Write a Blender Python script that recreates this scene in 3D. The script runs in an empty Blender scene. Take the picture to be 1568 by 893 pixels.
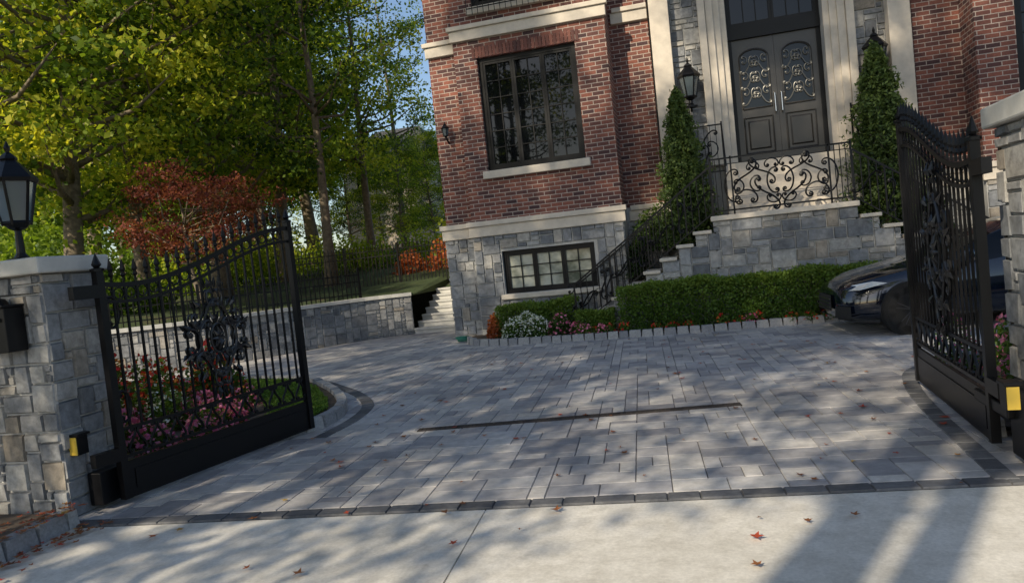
import bpy, math, random
import numpy as np
from mathutils import Vector, Matrix
random.seed(7); rng=np.random.default_rng(7)
SC=bpy.context.scene
R=math.radians
# ---------------------------------------------------------------- materials
def newmat(name):
    m=bpy.data.materials.new(name); m.use_nodes=True
    nt=m.node_tree; b=nt.nodes['Principled BSDF']; return m,nt,b
def N(nt,t,**k):
    n=nt.nodes.new(t)
    for a,v in k.items(): setattr(n,a,v)
    return n
def ramp(nt,stops,interp='LINEAR'):
    n=nt.nodes.new('ShaderNodeValToRGB'); cr=n.color_ramp; cr.interpolation=interp
    while len(cr.elements)<len(stops): cr.elements.new(0.5)
    for e,(p,c) in zip(cr.elements,stops): e.position=p; e.color=(c[0],c[1],c[2],1)
    return n
def objco(nt):
    return N(nt,'ShaderNodeTexCoord').outputs['Object']
def noise(nt,co,scale,detail=4,rough=.6):
    n=N(nt,'ShaderNodeTexNoise'); n.inputs['Scale'].default_value=scale; n.inputs['Detail'].default_value=detail
    n.inputs['Roughness'].default_value=rough; nt.links.new(co,n.inputs['Vector']); return n
def mul(nt,c1,c2,fac=1.0,mode='MULTIPLY'):
    n=N(nt,'ShaderNodeMixRGB',blend_type=mode); n.inputs[0].default_value=fac
    nt.links.new(c1,n.inputs[1]); nt.links.new(c2,n.inputs[2]); return n.outputs[0]
def bump(nt,b,h,strength=.3,dist=.01):
    n=N(nt,'ShaderNodeBump'); n.inputs['Strength'].default_value=strength; n.inputs['Distance'].default_value=dist
    nt.links.new(h,n.inputs['Height']); nt.links.new(n.outputs[0],b.inputs['Normal'])
def rnd_mat(name,stops,nscale=12,rough=.8,bs=.4,bd=.006,nlo=.65,big=None):
    m,nt,b=newmat(name)
    a=N(nt,'ShaderNodeAttribute',attribute_name='rnd')
    r=ramp(nt,stops); nt.links.new(a.outputs['Fac'],r.inputs[0])
    co=objco(nt); n=noise(nt,co,nscale,6,.7)
    r2=ramp(nt,[(.3,(nlo,nlo,nlo)),(.7,(1.15,1.15,1.15))]); nt.links.new(n.outputs[0],r2.inputs[0])
    c=mul(nt,r.outputs[0],r2.outputs[0])
    if big:
        n2=noise(nt,co,big,3,.6); r3=ramp(nt,[(.3,(.78,.76,.74)),(.65,(1.08,1.08,1.08))]); nt.links.new(n2.outputs[0],r3.inputs[0])
        c=mul(nt,c,r3.outputs[0])
    nt.links.new(c,b.inputs['Base Color']); b.inputs['Roughness'].default_value=rough
    bump(nt,b,n.outputs[0],bs,bd); return m
def plain(name,col,rough=.6,metal=0,nscale=0,spec=None,var=.15,bs=0.15):
    m,nt,b=newmat(name); b.inputs['Roughness'].default_value=rough; b.inputs['Metallic'].default_value=metal
    if spec is not None: b.inputs['Specular IOR Level'].default_value=spec
    if nscale:
        co=objco(nt); n=noise(nt,co,nscale,6,.65)
        r=ramp(nt,[(.3,[x*(1-var) for x in col]),(.7,[x*(1+var) for x in col])]); nt.links.new(n.outputs[0],r.inputs[0])
        nt.links.new(r.outputs[0],b.inputs['Base Color']); bump(nt,b,n.outputs[0],bs,.005)
    else: b.inputs['Base Color'].default_value=(*col,1)
    return m
def leafmat(name,stops,trans=.4,objvar=.25,rough=.5):
    m=bpy.data.materials.new(name); m.use_nodes=True; nt=m.node_tree; nt.nodes.clear()
    o=N(nt,'ShaderNodeOutputMaterial'); a=N(nt,'ShaderNodeAttribute',attribute_name='rnd')
    r=ramp(nt,stops)
    oi=N(nt,'ShaderNodeObjectInfo'); ma=N(nt,'ShaderNodeMath',operation='MULTIPLY_ADD')
    nt.links.new(oi.outputs['Random'],ma.inputs[0]); ma.inputs[1].default_value=objvar; nt.links.new(a.outputs['Fac'],ma.inputs[2])
    su=N(nt,'ShaderNodeMath',operation='SUBTRACT'); nt.links.new(ma.outputs[0],su.inputs[0]); su.inputs[1].default_value=objvar/2
    nt.links.new(su.outputs[0],r.inputs[0])
    p=N(nt,'ShaderNodeBsdfPrincipled'); p.inputs['Roughness'].default_value=rough; p.inputs['Specular IOR Level'].default_value=.25
    t=N(nt,'ShaderNodeBsdfTranslucent'); mx=N(nt,'ShaderNodeMixShader'); mx.inputs[0].default_value=trans
    br=N(nt,'ShaderNodeMixRGB',blend_type='MULTIPLY'); br.inputs[0].default_value=1; br.inputs[2].default_value=(1.6,1.6,.7,1)
    nt.links.new(r.outputs[0],br.inputs[1]); nt.links.new(br.outputs[0],t.inputs[0])
    nt.links.new(r.outputs[0],p.inputs['Base Color']); nt.links.new(p.outputs[0],mx.inputs[1]); nt.links.new(t.outputs[0],mx.inputs[2])
    nt.links.new(mx.outputs[0],o.inputs[0]); return m

M={}
# brick
m,nt,b=newmat('brick'); co=objco(nt); sx=N(nt,'ShaderNodeSeparateXYZ'); nt.links.new(co,sx.inputs[0])
ad=N(nt,'ShaderNodeMath',operation='ADD'); nt.links.new(sx.outputs[0],ad.inputs[0]); nt.links.new(sx.outputs[1],ad.inputs[1])
cx=N(nt,'ShaderNodeCombineXYZ'); nt.links.new(ad.outputs[0],cx.inputs[0]); nt.links.new(sx.outputs[2],cx.inputs[1])
bt=N(nt,'ShaderNodeTexBrick'); nt.links.new(cx.outputs[0],bt.inputs['Vector']); bt.inputs['Scale'].default_value=1
bt.inputs['Brick Width'].default_value=.22; bt.inputs['Row Height'].default_value=.078; bt.inputs['Mortar Size'].default_value=.0075
bt.inputs['Mortar Smooth'].default_value=.2; bt.inputs['Bias'].default_value=.0
bt.inputs['Color1'].default_value=(.26,.095,.066,1); bt.inputs['Color2'].default_value=(.060,.031,.034,1); bt.inputs['Mortar'].default_value=(.44,.38,.34,1)
n1=noise(nt,co,30,5,.7); n2=noise(nt,co,1.2,3,.5)
r1=ramp(nt,[(.3,(.7,.7,.7)),(.7,(1.25,1.2,1.15))]); nt.links.new(n1.outputs[0],r1.inputs[0])
r2=ramp(nt,[(.3,(.8,.8,.82)),(.7,(1.15,1.1,1.05))]); nt.links.new(n2.outputs[0],r2.inputs[0])
nt.links.new(mul(nt,mul(nt,bt.outputs[0],r1.outputs[0]),r2.outputs[0]),b.inputs['Base Color']); b.inputs['Roughness'].default_value=.85
inv=N(nt,'ShaderNodeMath',operation='SUBTRACT'); inv.inputs[0].default_value=1; nt.links.new(bt.outputs['Fac'],inv.inputs[1]); bump(nt,b,inv.outputs[0],.7,.01)
M['brick']=m
M['brickunit']=rnd_mat('soldier_brick',[(0,(.09,.04,.035)),(.5,(.17,.065,.05)),(1,(.24,.095,.07))],30,.85)
M['stone']=rnd_mat('granite_stone',[(0,(.16,.17,.185)),(.3,(.25,.26,.275)),(.6,(.36,.36,.36)),(.86,(.47,.455,.425)),(.95,(.36,.32,.27)),(1,(.32,.28,.23))],14,.8,.6,.012,.5,2.0)
M['mortar']=plain('mortar',(.42,.415,.40),.95,0,30)
M['paver']=rnd_mat('paver_stone',[(0,(.30,.295,.31)),(.3,(.40,.39,.395)),(.7,(.49,.475,.465)),(1,(.59,.56,.52))],9,.75,.35,.004,.74,.7)
M['joint']=plain('joint_sand',(.19,.18,.17),.95,0,40)
M['darkpaver']=rnd_mat('dark_border_paver',[(0,(.09,.09,.095)),(1,(.17,.17,.175))],20,.8)
M['kerb']=rnd_mat('granite_kerb',[(0,(.27,.27,.28)),(1,(.44,.43,.41))],40,.8,.6,.008)
M['trim']=plain('limestone_trim',(.60,.53,.44),.75,0,6,var=.12)
M['cap']=plain('cap_stone',(.50,.49,.46),.7,0,8,var=.1)
M['iron']=plain('black_iron',(.004,.004,.005),.38,.0,0,.28)
M['frame']=plain('black_window_frame',(.004,.004,.005),.4,0,0,.28)
M['door']=plain('door_paint',(.05,.046,.042),.3,.3,0)
M['soil']=plain('soil',(.09,.065,.045),.95,0,14,var=.5,bs=.9)
M['asphalt']=plain('asphalt',(.05,.05,.052),.9,0,60,var=.3)
M['bark']=plain('bark',(.19,.15,.105),.9,0,9,var=.5,bs=.9)
M['roof']=plain('roof_slate',(.07,.07,.075),.8,0,8,var=.3)
M['gold']=plain('yellow_reflector',(.75,.50,.06),.35)
M['chrome']=plain('brushed_metal',(.6,.6,.6),.25,1)
M['hose']=plain('green_hose',(.02,.14,.10),.4)
M['beige']=plain('beige_siding',(.5,.42,.33),.8,0,3)
m,nt,b=newmat('window_glass'); b.inputs['Base Color'].default_value=(.004,.005,.006,1); b.inputs['Roughness'].default_value=.02; b.inputs['IOR'].default_value=1.42
co=objco(nt); nn=noise(nt,co,1.5,2); bump(nt,b,nn.outputs[0],.05,.02); M['glass']=m
m,nt,b=newmat('basement_glass'); b.inputs['Roughness'].default_value=.08
co=objco(nt); nn=noise(nt,co,2.2,3); rr=ramp(nt,[(.35,(.09,.11,.08)),(.6,(.55,.55,.46))]); nt.links.new(nn.outputs[0],rr.inputs[0]); nt.links.new(rr.outputs[0],b.inputs['Base Color']); M['bglass']=m  # pale greenish mottling in the base colour stands in for reflections
m,nt,b=newmat('lantern_glass'); b.inputs['Base Color'].default_value=(.16,.20,.22,1); b.inputs['Roughness'].default_value=.1; b.inputs['Transmission Weight'].default_value=.5; M['lglass']=m
m,nt,b=newmat('car_paint'); b.inputs['Base Color'].default_value=(.003,.006,.015,1); b.inputs['Roughness'].default_value=.10; b.inputs['Coat Weight'].default_value=1; b.inputs['Coat Roughness'].default_value=.02; M['paint']=m
M['rubber']=plain('tyre_rubber',(.015,.015,.015),.8)
M['lamp']=plain('headlight',(.6,.63,.65),.08,.2)
# concrete
m,nt,b=newmat('concrete'); co=objco(nt); a=noise(nt,co,.9,6,.6); c2=noise(nt,co,45,4,.7); c3=noise(nt,co,6,5,.7)
ra=ramp(nt,[(.3,(.58,.55,.49)),(.7,(.74,.705,.64))]); nt.links.new(a.outputs[0],ra.inputs[0])
rb=ramp(nt,[(.35,(.88,.88,.88)),(.65,(1.06,1.06,1.06))]); nt.links.new(c2.outputs[0],rb.inputs[0])
rc=ramp(nt,[(.35,(.82,.81,.79)),(.6,(1.04,1.04,1.04))]); nt.links.new(c3.outputs[0],rc.inputs[0])
nt.links.new(mul(nt,mul(nt,ra.outputs[0],rb.outputs[0]),rc.outputs[0]),b.inputs['Base Color']); b.inputs['Roughness'].default_value=.85; bump(nt,b,c2.outputs[0],.25,.003); M['concrete']=m
# grass ground
m,nt,b=newmat('grass_ground'); co=objco(nt); a=noise(nt,co,1.1,6,.7); ra=ramp(nt,[(.3,(.03,.048,.014)),(.55,(.055,.08,.022)),(.75,(.11,.075,.04))]); nt.links.new(a.outputs[0],ra.inputs[0])
nt.links.new(ra.outputs[0],b.inputs['Base Color']); b.inputs['Roughness'].default_value=.95; n5=noise(nt,co,30,4); bump(nt,b,n5.outputs[0],.9,.04); M['ground']=m
M['leafA']=leafmat('leaf_green',[(0,(.025,.055,.010)),(.28,(.08,.14,.02)),(.6,(.24,.33,.035)),(1,(.58,.55,.06))],.48,.4)
M['leafD']=leafmat('leaf_dark',[(0,(.02,.042,.014)),(.6,(.055,.10,.02)),(1,(.13,.18,.035))],.3,.2)
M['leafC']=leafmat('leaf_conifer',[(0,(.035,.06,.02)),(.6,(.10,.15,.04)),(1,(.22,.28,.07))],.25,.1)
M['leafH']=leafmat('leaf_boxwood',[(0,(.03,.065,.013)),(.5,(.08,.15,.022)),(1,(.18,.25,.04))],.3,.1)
M['leafR']=leafmat('leaf_red',[(0,(.10,.025,.022)),(.5,(.22,.06,.04)),(.8,(.30,.11,.06)),(1,(.12,.13,.04))],.4,.1)
M['leafO']=leafmat('leaf_orange',[(0,(.25,.06,.03)),(1,(.6,.2,.07))],.4,.1)
M['petW']=leafmat('petal_white',[(0,(.65,.66,.60)),(1,(.85,.85,.80))],.2,.0)
M['petP']=leafmat('petal_pink',[(0,(.60,.10,.24)),(1,(.85,.34,.46))],.2,.0)
M['petR']=leafmat('petal_red',[(0,(.45,.02,.02)),(.7,(.65,.05,.03)),(1,(.7,.3,.05))],.2,.0)
M['grass']=leafmat('grass_blade',[(0,(.06,.12,.02)),(1,(.20,.32,.05))],.3,.0)
M['dryleaf']=leafmat('fallen_leaf',[(0,(.12,.05,.025)),(.5,(.28,.11,.04)),(.8,(.42,.05,.03)),(1,(.45,.30,.08))],.1,.0)
# ---------------------------------------------------------------- mesh builder
V=Vector
class MB:
    def __init__(s): s.v=[];s.f=[];s.m=[];s.r=[]
    def face(s,pts,m=0,r=None):
        b=len(s.v); s.v+= [tuple(p) for p in pts]; s.f.append(tuple(range(b,b+len(pts)))); s.m.append(m); s.r.append(random.random() if r is None else r)
    def mesh(s,vs,fs,m=0,r=None):
        b=len(s.v); s.v+=[tuple(p) for p in vs]; r=random.random() if r is None else r
        for f in fs: s.f.append(tuple(b+i for i in f)); s.m.append(m); s.r.append(r)
    def obox(s,o,a,b,c,m=0,r=None):
        o,a,b,c=V(o),V(a),V(b),V(c)
        vs=[o,o+a,o+a+b,o+b,o+c,o+a+c,o+a+b+c,o+b+c]
        s.mesh(vs,[(0,3,2,1),(4,5,6,7),(0,1,5,4),(1,2,6,5),(2,3,7,6),(3,0,4,7)],m,r)
    def box(s,x0,x1,y0,y1,z0,z1,m=0,r=None): s.obox((x0,y0,z0),(x1-x0,0,0),(0,y1-y0,0),(0,0,z1-z0),m,r)
    def block(s,o,u,v,n,W,H,t,bv,m=0,r=None,jit=0):
        o,u,v,n=V(o),V(u),V(v),V(n)
        j=lambda:random.uniform(-jit,jit)
        bs=[o,o+u*W,o+u*W+v*H,o+v*H]
        top=[o+u*(bv+j())+v*(bv+j())+n*(t+j()),o+u*(W-bv+j())+v*(bv+j())+n*(t+j()),o+u*(W-bv+j())+v*(H-bv+j())+n*(t+j()),o+u*(bv+j())+v*(H-bv+j())+n*(t+j())]
        s.mesh(bs+top,[(4,5,6,7),(0,1,5,4),(1,2,6,5),(2,3,7,6),(3,0,4,7)],m,r)
    def tube(s,pts,rad,n=(0,1,0),sides=5,m=0,r=None):
        n=V(n).normalized(); P=[V(p) for p in pts]; vs=[];fs=[]
        for i,p in enumerate(P):
            t=(P[min(i+1,len(P)-1)]-P[max(i-1,0)])
            if t.length<1e-9: t=V((0,0,1))
            t.normalize(); a=t.cross(n)
            if a.length<1e-3: a=t.cross(V((1,0,.1)))
            a.normalize(); bb=t.cross(a).normalized(); rr=rad[i] if isinstance(rad,(list,tuple)) else rad
            for k in range(sides):
                an=2*math.pi*(k+.5)/sides; vs.append(p+a*rr*math.cos(an)+bb*rr*math.sin(an))
        for i in range(len(P)-1):
            for k in range(sides):
                k2=(k+1)%sides; fs.append((i*sides+k,i*sides+k2,(i+1)*sides+k2,(i+1)*sides+k))
        fs.append(tuple(range(sides))[::-1]); fs.append(tuple((len(P)-1)*sides+k for k in range(sides)))
        s.mesh(vs,fs,m,r)
    def lathe(s,c,prof,sides=12,m=0,axis='z',rot=0,r=None):
        vs=[];fs=[]
        for (z,rr) in prof:
            for k in range(sides):
                an=2*math.pi*k/sides+rot; a,b_=rr*math.cos(an),rr*math.sin(an)
                if axis=='z': vs.append((c[0]+a,c[1]+b_,c[2]+z))
                else: vs.append((c[0]+a,c[1]+z,c[2]+b_))
        for i in range(len(prof)-1):
            for k in range(sides):
                k2=(k+1)%sides; fs.append((i*sides+k,i*sides+k2,(i+1)*sides+k2,(i+1)*sides+k))
        fs.append(tuple(range(sides))[::-1]); fs.append(tuple((len(prof)-1)*sides+k for k in range(sides)))
        s.mesh(vs,fs,m,r)
    def build(s,name,mats,parent=None,smooth=False,bevel=0):
        me=bpy.data.meshes.new(name); me.from_pydata(s.v,[],s.f)
        for mm in mats: me.materials.append(mm)
        me.polygons.foreach_set('material_index',s.m)
        at=me.attributes.new('rnd','FLOAT','FACE'); at.data.foreach_set('value',s.r)
        if smooth: me.polygons.foreach_set('use_smooth',[True]*len(s.f))
        me.update(); o=bpy.data.objects.new(name,me); SC.collection.objects.link(o)
        if parent: o.parent=parent
        if bevel:
            bm=o.modifiers.new('b','BEVEL'); bm.width=bevel; bm.segments=2; bm.limit_method='ANGLE'
        return o
def empty(name,loc=(0,0,0)):
    e=bpy.data.objects.new(name,None); e.location=loc; SC.collection.objects.link(e); return e
def pack(nu,nv,sizes,mask=None):
    occ=np.zeros((nu,nv),bool); out=[]
    if mask is not None: occ|=~mask
    for j in range(nv):
        for i in range(nu):
            if occ[i,j]: continue
            ss=random.sample(sizes,len(sizes))+[(1,1)]
            for (a,b) in ss:
                if i+a<=nu and j+b<=nv and not occ[i:i+a,j:j+b].any():
                    occ[i:i+a,j:j+b]=True; out.append((i,j,a,b)); break
    return out
WS=[(3,2),(4,2),(2,2),(3,1),(4,3),(2,1),(5,2),(3,3),(2,3)]
def ashlar(mb,o,u,n,W,H,unit=.085,t=.03,gap=.008,m=0,maskf=None,sizes=WS,v=(0,0,1),bv=.008,jit=.003):
    nu=max(1,round(W/unit)); nv=max(1,round(H/unit)); du=W/nu; dv=H/nv
    mask=None
    if maskf:
        mask=np.array([[bool(maskf((i+.5)*du,(j+.5)*dv)) for j in range(nv)] for i in range(nu)])
    o,u,v=V(o),V(u).normalized(),V(v).normalized()
    for (i,j,a,b) in pack(nu,nv,sizes,mask):
        mb.block(o+u*(i*du+gap)+v*(j*dv+gap),u,v,n,a*du-2*gap,b*dv-2*gap,t+random.uniform(-.006,.008),bv,m,None,jit)
def scroll(kind,A=30,B=0,n=44):
    ss=np.linspace(0,1,n//2)
    def half(sg):
        x=y=0;h=0;out=[(0,0)];ds=1/(n//2-1)
        for q in ss[1:]:
            k=(A*q**3+B)*(sg if kind=='S' else 1); 
            h+=k*ds; x+=math.cos(h)*ds; y+=math.sin(h)*ds; out.append((x,y))
        return out
    a=half(1)
    if kind=='S': bb=[(-x,-y) for x,y in a]
    else: bb=[(-x,y) for x,y in a]
    P=bb[::-1]+a[1:]; P=np.array(P); mn,mx=P.min(0),P.max(0); P=(P-(mn+mx)/2)/(mx-mn).max(); return P
SS=scroll('S',34,.6); CS=scroll('C',30,1.2); CT=scroll('C',26,2.5)
def put(mb,P,o,u,w,cx,cz,size,ang,rad,m=0,flip=False,sz=None):
    c,s=math.cos(ang),math.sin(ang); o,u,w=V(o),V(u),V(w); pts=[]
    for x,y in P:
        if flip: y=-y
        x*=size; y*=(sz or size)
        X=cx+x*c-y*s; Z=cz+x*s+y*c; pts.append(o+u*X+w*Z)
    mb.tube(pts,rad,u.cross(w),5,m)
# ---------------------------------------------------------------- foliage
def foliage(name,C,size,mats,midx=None,rnd=None,parent=None,extra=None,up=0.0,aspect=.6,link=True):
    C=np.asarray(C,float); n=len(C); size=np.broadcast_to(np.asarray(size,float),(n,))
    d=rng.normal(size=(n,3)); d/=np.linalg.norm(d,axis=1)[:,None]
    nn=rng.normal(size=(n,3)); nn[:,2]+=up; nn/=np.linalg.norm(nn,axis=1)[:,None]
    a=np.cross(nn,d); a/=np.linalg.norm(a,axis=1)[:,None]+1e-9; b=np.cross(nn,a)
    L=size[:,None]; Wd=L*aspect
    vs=np.stack([C-a*L/2,C-b*Wd/2+nn*L*.08,C+a*L/2,C+b*Wd/2+nn*L*.08],1).reshape(-1,3)
    ev=np.zeros((0,3)); ef=[];em=[]
    if extra: ev=np.array(extra.v); ef=extra.f; em=extra.m
    me=bpy.data.meshes.new(name); nf=n+len(ef)
    allv=np.concatenate([vs,ev]) if len(ev) else vs
    me.vertices.add(len(allv)); me.vertices.foreach_set('co',allv.ravel())
    li=list(range(4*n)); st=list(range(0,4*n,4)); tot=[4]*n
    cur=4*n; base=4*n
    for f in ef:
        st.append(cur); tot.append(len(f)); li+= [base+i for i in f]; cur+=len(f)
    me.loops.add(len(li)); me.loops.foreach_set('vertex_index',li)
    me.polygons.add(nf); me.polygons.foreach_set('loop_start',st); me.polygons.foreach_set('loop_total',tot)
    for mm in mats: me.materials.append(mm)
    mi=list(midx if midx is not None else [0]*n)+list(em); me.polygons.foreach_set('material_index',[int(x) for x in mi])
    rr=np.concatenate([rnd if rnd is not None else rng.random(n),np.zeros(len(ef))+.5])
    at=me.attributes.new('rnd','FLOAT','FACE'); at.data.foreach_set('value',rr.astype(np.float32))
    me.update(calc_edges=True); me.validate()
    if not link: return me
    o=bpy.data.objects.new(name,me); SC.collection.objects.link(o)
    if parent: o.parent=parent
    return o
def tree_mesh(name,H,crown_lo,Rc,nclump,lpc,ls,seed,trunk_r=.22,leafm='leafA',clump=.75,flat=1.0):
    rs=np.random.default_rng(seed); random.seed(seed); mb=MB()
    top=H*.9; path=[];lean=rs.normal(size=2)*.5
    for i in range(9):
        t=i/8; path.append(V((lean[0]*t+math.sin(t*5+seed)*.12,lean[1]*t+math.cos(t*4+seed)*.12,top*t)))
    mb.tube(path,[trunk_r*(1.35 if i==0 else 1)*(1-.88*(i/8)) for i in range(9)],(0,1,0),9,1)
    C=[];RN=[];SZ=[]
    zc=(H+crown_lo)/2; hz=(H-crown_lo)/2
    for k in range(nclump):
        th=rs.random()*2*math.pi; zz=rs.uniform(-1,1); rad=math.sqrt(max(0,1-abs(zz)**2.2))*rs.uniform(.35,1)**.6
        c=V((math.cos(th)*rad*Rc,math.sin(th)*rad*Rc,zc+zz*hz))
        t=max(.18,min(.97,(c.z-Rc*.45*rad)/top)); q=t*8; i0=min(7,int(q)); a=path[i0].lerp(path[i0+1],q-i0)
        c+=V((a.x,a.y,0))*.6
        mid=a.lerp(c,.5)+V((rs.normal()*.2,rs.normal()*.2,-.15+rs.normal()*.15)); r0=trunk_r*(1-.88*t)*.42+.012
        if k%2==0 or rad>.6: mb.tube([a,mid,c],[r0,r0*.6,.012],(0,1,.1),5,1)
        sub=rs.integers(3,6)
        for q in range(sub):
            sc=np.array(c)+rs.normal(size=3)*clump*np.array([.75,.75,.45])
            n=max(4,int(lpc/sub*rs.uniform(.6,1.4)))
            pts=sc+rs.normal(size=(n,3))*clump*np.array([.5,.5,.24]); C.append(pts)
            base=rs.uniform(.05,.9); RN.append(np.clip(base+rs.normal(size=n)*.13,0,1)); SZ.append(rs.uniform(.65,1.25,size=n)*ls)
    C=np.concatenate(C); return foliage(name,C,np.concatenate(SZ),[M[leafm],M['bark']],None,np.concatenate(RN),None,mb,.5,.62,False)
def inst(me,name,x,y,z=0,s=1,rot=0,parent=None,sz=None):
    o=bpy.data.objects.new(name,me); o.location=(x,y,z); o.scale=(s,s,sz or s); o.rotation_euler=(0,0,rot); SC.collection.objects.link(o)
    if parent: o.parent=parent
    return o
def boxpts(n,x0,x1,y0,y1,z0,z1,j=.02,lump=.03):
    P=rng.random((n,3)); ax=rng.integers(0,5,n)
    fz=rng.random(n)**1.0*.12
    P[ax==0,2]=1-fz[ax==0]; P[ax==1,2]=1-fz[ax==1]
    P[ax==2,1]=fz[ax==2]; P[ax==3,1]=fz[ax==3]
    P=P*np.array([x1-x0,y1-y0,z1-z0])+np.array([x0,y0,z0])
    w=np.sin(P[:,0]*7.3+P[:,2]*5)*lump+np.sin(P[:,0]*17+P[:,1]*13)*lump*.6+np.sin(P[:,0]*3.1)*lump
    P[:,1]+=w*(P[:,1]<(y0+y1)/2)*-1; P[:,2]+=w*.8*(P[:,2]>(z0+z1)/2)
    return P+rng.normal(size=(n,3))*j
def ellpts(n,c,r,lo=.55):
    d=rng.normal(size=(n,3)); d/=np.linalg.norm(d,axis=1)[:,None]; d[:,2]=np.abs(d[:,2])*1.0-.15
    q=rng.uniform(lo,1.05,n)[:,None]; return np.array(c)+d*np.array(r)*q
def shrub(name,parts,leaf,ls,dens=900,flower=None,fn=0,fs=.05,parent=None):
    C=[];
    for c,r in parts: C.append(ellpts(dens,c,r))
    C=np.concatenate(C); n=len(C); mi=np.zeros(n,int); sz=np.full(n,ls)*rng.uniform(.6,1.3,n)
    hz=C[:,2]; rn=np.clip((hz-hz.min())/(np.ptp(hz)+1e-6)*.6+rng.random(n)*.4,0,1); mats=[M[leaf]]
    if flower:
        F=[ellpts(fn,c,(r[0]*1.04,r[1]*1.04,r[2]*1.06),.93) for c,r in parts]; F=np.concatenate(F)
        C=np.concatenate([C,F]); mi=np.concatenate([mi,np.ones(len(F),int)]); sz=np.concatenate([sz,fs*rng.uniform(.7,1.3,len(F))]); rn=np.concatenate([rn,rng.random(len(F))]); mats.append(M[flower])
    return foliage(name,C,sz,mats,mi,rn,parent,None,.6,.75)
# ---------------------------------------------------------------- ground
g=MB(); g.face([(-400,-400,-.03),(400,-400,-.03),(400,400,-.03),(-400,400,-.03)]); g.build('ground',[M['ground']])
a5=R(5); U=V((math.cos(a5),math.sin(a5),0)); W5=V((-math.sin(a5),math.cos(a5),0)); D0=V((.42,-9.60,0))
def dp(u,v,z=0): return D0+U*u+W5*v+V((0,0,z))
s=MB(); s.face([(-60,-28,-.02),(70,-28,-.02),(70,-17.2,-.02),(-60,-17.2,-.02)]); s.build('street_road',[M['asphalt']])
c=MB()
for (u0,u1) in [(-.02,3.02),(3.03,6.6)]:
    for (v0,v1) in [(-3.7,-.02),(-7.6,-3.71)]:
        c.obox(dp(u0-(2.0 if v0<-5 and u0<1 else 0),v0,-.1),U*(u1-u0+(3.5 if u1>6 else 0)),W5*(v1-v0),(0,0,.1))
c.face([dp(-3,-8,-.012),dp(12,-8,-.012),dp(12,0,-.012),dp(-3,0,-.012)])
c.build('concrete_apron',[M['concrete']])
# pavers
pv=MB(); un=.118; ou,ov=-7.0,.14; nu,nv=int(22/un),int(13/un)
pv.face([dp(-7,.0,-.004),dp(15,.0,-.004),dp(15,15,-.004),dp(-7,15,-.004)],1)
for (i,j,a_,b_) in pack(nu,nv,[(3,2),(3,2),(2,2),(4,2),(2,1),(2,3),(1,2)]):
    x,y=ou+i*un,ov+j*un
    if dp(x,y).y>2.6: continue
    pv.block(dp(x+.002,y+.002,-.004),U,W5,(0,0,1),a_*un-.004,b_*un-.004,.010+random.uniform(0,.002),.004,0)
x=-2.0
while x<9:
    w=random.uniform(.20,.26); pv.block(dp(x+.003,.003,-.004),U,W5,(0,0,1),w-.006,.125,.0125,.005,2); x+=w
def path_blocks(mb,pts,wd,h,L=.24,m=0,z0=-.02,bv=.008,gap=.004,jit=.0):
    P=[V((p[0],p[1],0)) for p in pts]; 
    cum=[0]
    for i in range(len(P)-1): cum.append(cum[-1]+(P[i+1]-P[i]).length)
    def at(s_):
        s_=min(max(s_,0),cum[-1]-1e-6)
        for i in range(len(P)-1):
            if s_<=cum[i+1]: return P[i].lerp(P[i+1],(s_-cum[i])/(cum[i+1]-cum[i]))
    q=0
    while q<cum[-1]-.05:
        l=min(L*random.uniform(.85,1.15),cum[-1]-q); a=at(q+gap); b_=at(q+l-gap); t=(b_-a); ln=t.length
        if ln<1e-3: break
        t.normalize(); nrm=V((-t.y,t.x,0)); o=a-nrm*wd/2; o.z=z0
        mb.block(o,t,nrm,(0,0,1),ln,wd,h-z0+random.uniform(-jit,jit),bv,m,None,jit*.5); q+=l
def smooth(pts,n=6):
    P=[V((p[0],p[1],0)) for p in pts]; out=[]
    for i in range(len(P)-1):
        p0=P[max(i-1,0)];p1=P[i];p2=P[i+1];p3=P[min(i+2,len(P)-1)]
        for k in range(n):
            t=k/n; out.append(.5*((2*p1)+(p2-p0)*t+(2*p0-5*p1+4*p2-p3)*t*t+(3*p1-p0-3*p2+p3)*t**3))
    out.append(P[-1]); return out
rb=smooth([(6.50,-9.0),(6.52,-8.3),(6.56,-7.2),(6.66,-6.2),(6.9,-5.4),(7.6,-4.9),(9.0,-4.7),(13,-4.6)])
path_blocks(pv,rb,.14,.014,.2,2,.004)
lb=smooth([(1.10,-7.3),(1.10,-6.6),(.93,-5.85),(.45,-5.1),(-.2,-4.4),(-1.0,-3.7),(-2.6,-3.1),(-5,-2.95)])
path_blocks(pv,lb,.15,.014,.2,2,.004)
pv.build('paver_driveway',[M['paver'],M['joint'],M['darkpaver']])
# gate stop track
dr=MB(); d0,d1=V((2.09,-7.16,.006)),V((5.11,-6.69,.006)); dd=(d1-d0); L=dd.length; dd.normalize(); dn=V((-dd.y,dd.x,0))
dr.obox(d0-dn*.06,dd*L,dn*.12,(0,0,.008),0)
k=.02
while k<L-.05: dr.obox(d0-dn*.04+dd*k+V((0,0,.008)),dd*.02,dn*.08,(0,0,.004),0); k+=.045
dr.build('gate_stop_track',[plain('rusty_iron',(.06,.05,.045),.7,.3,20,var=.4)])
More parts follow.
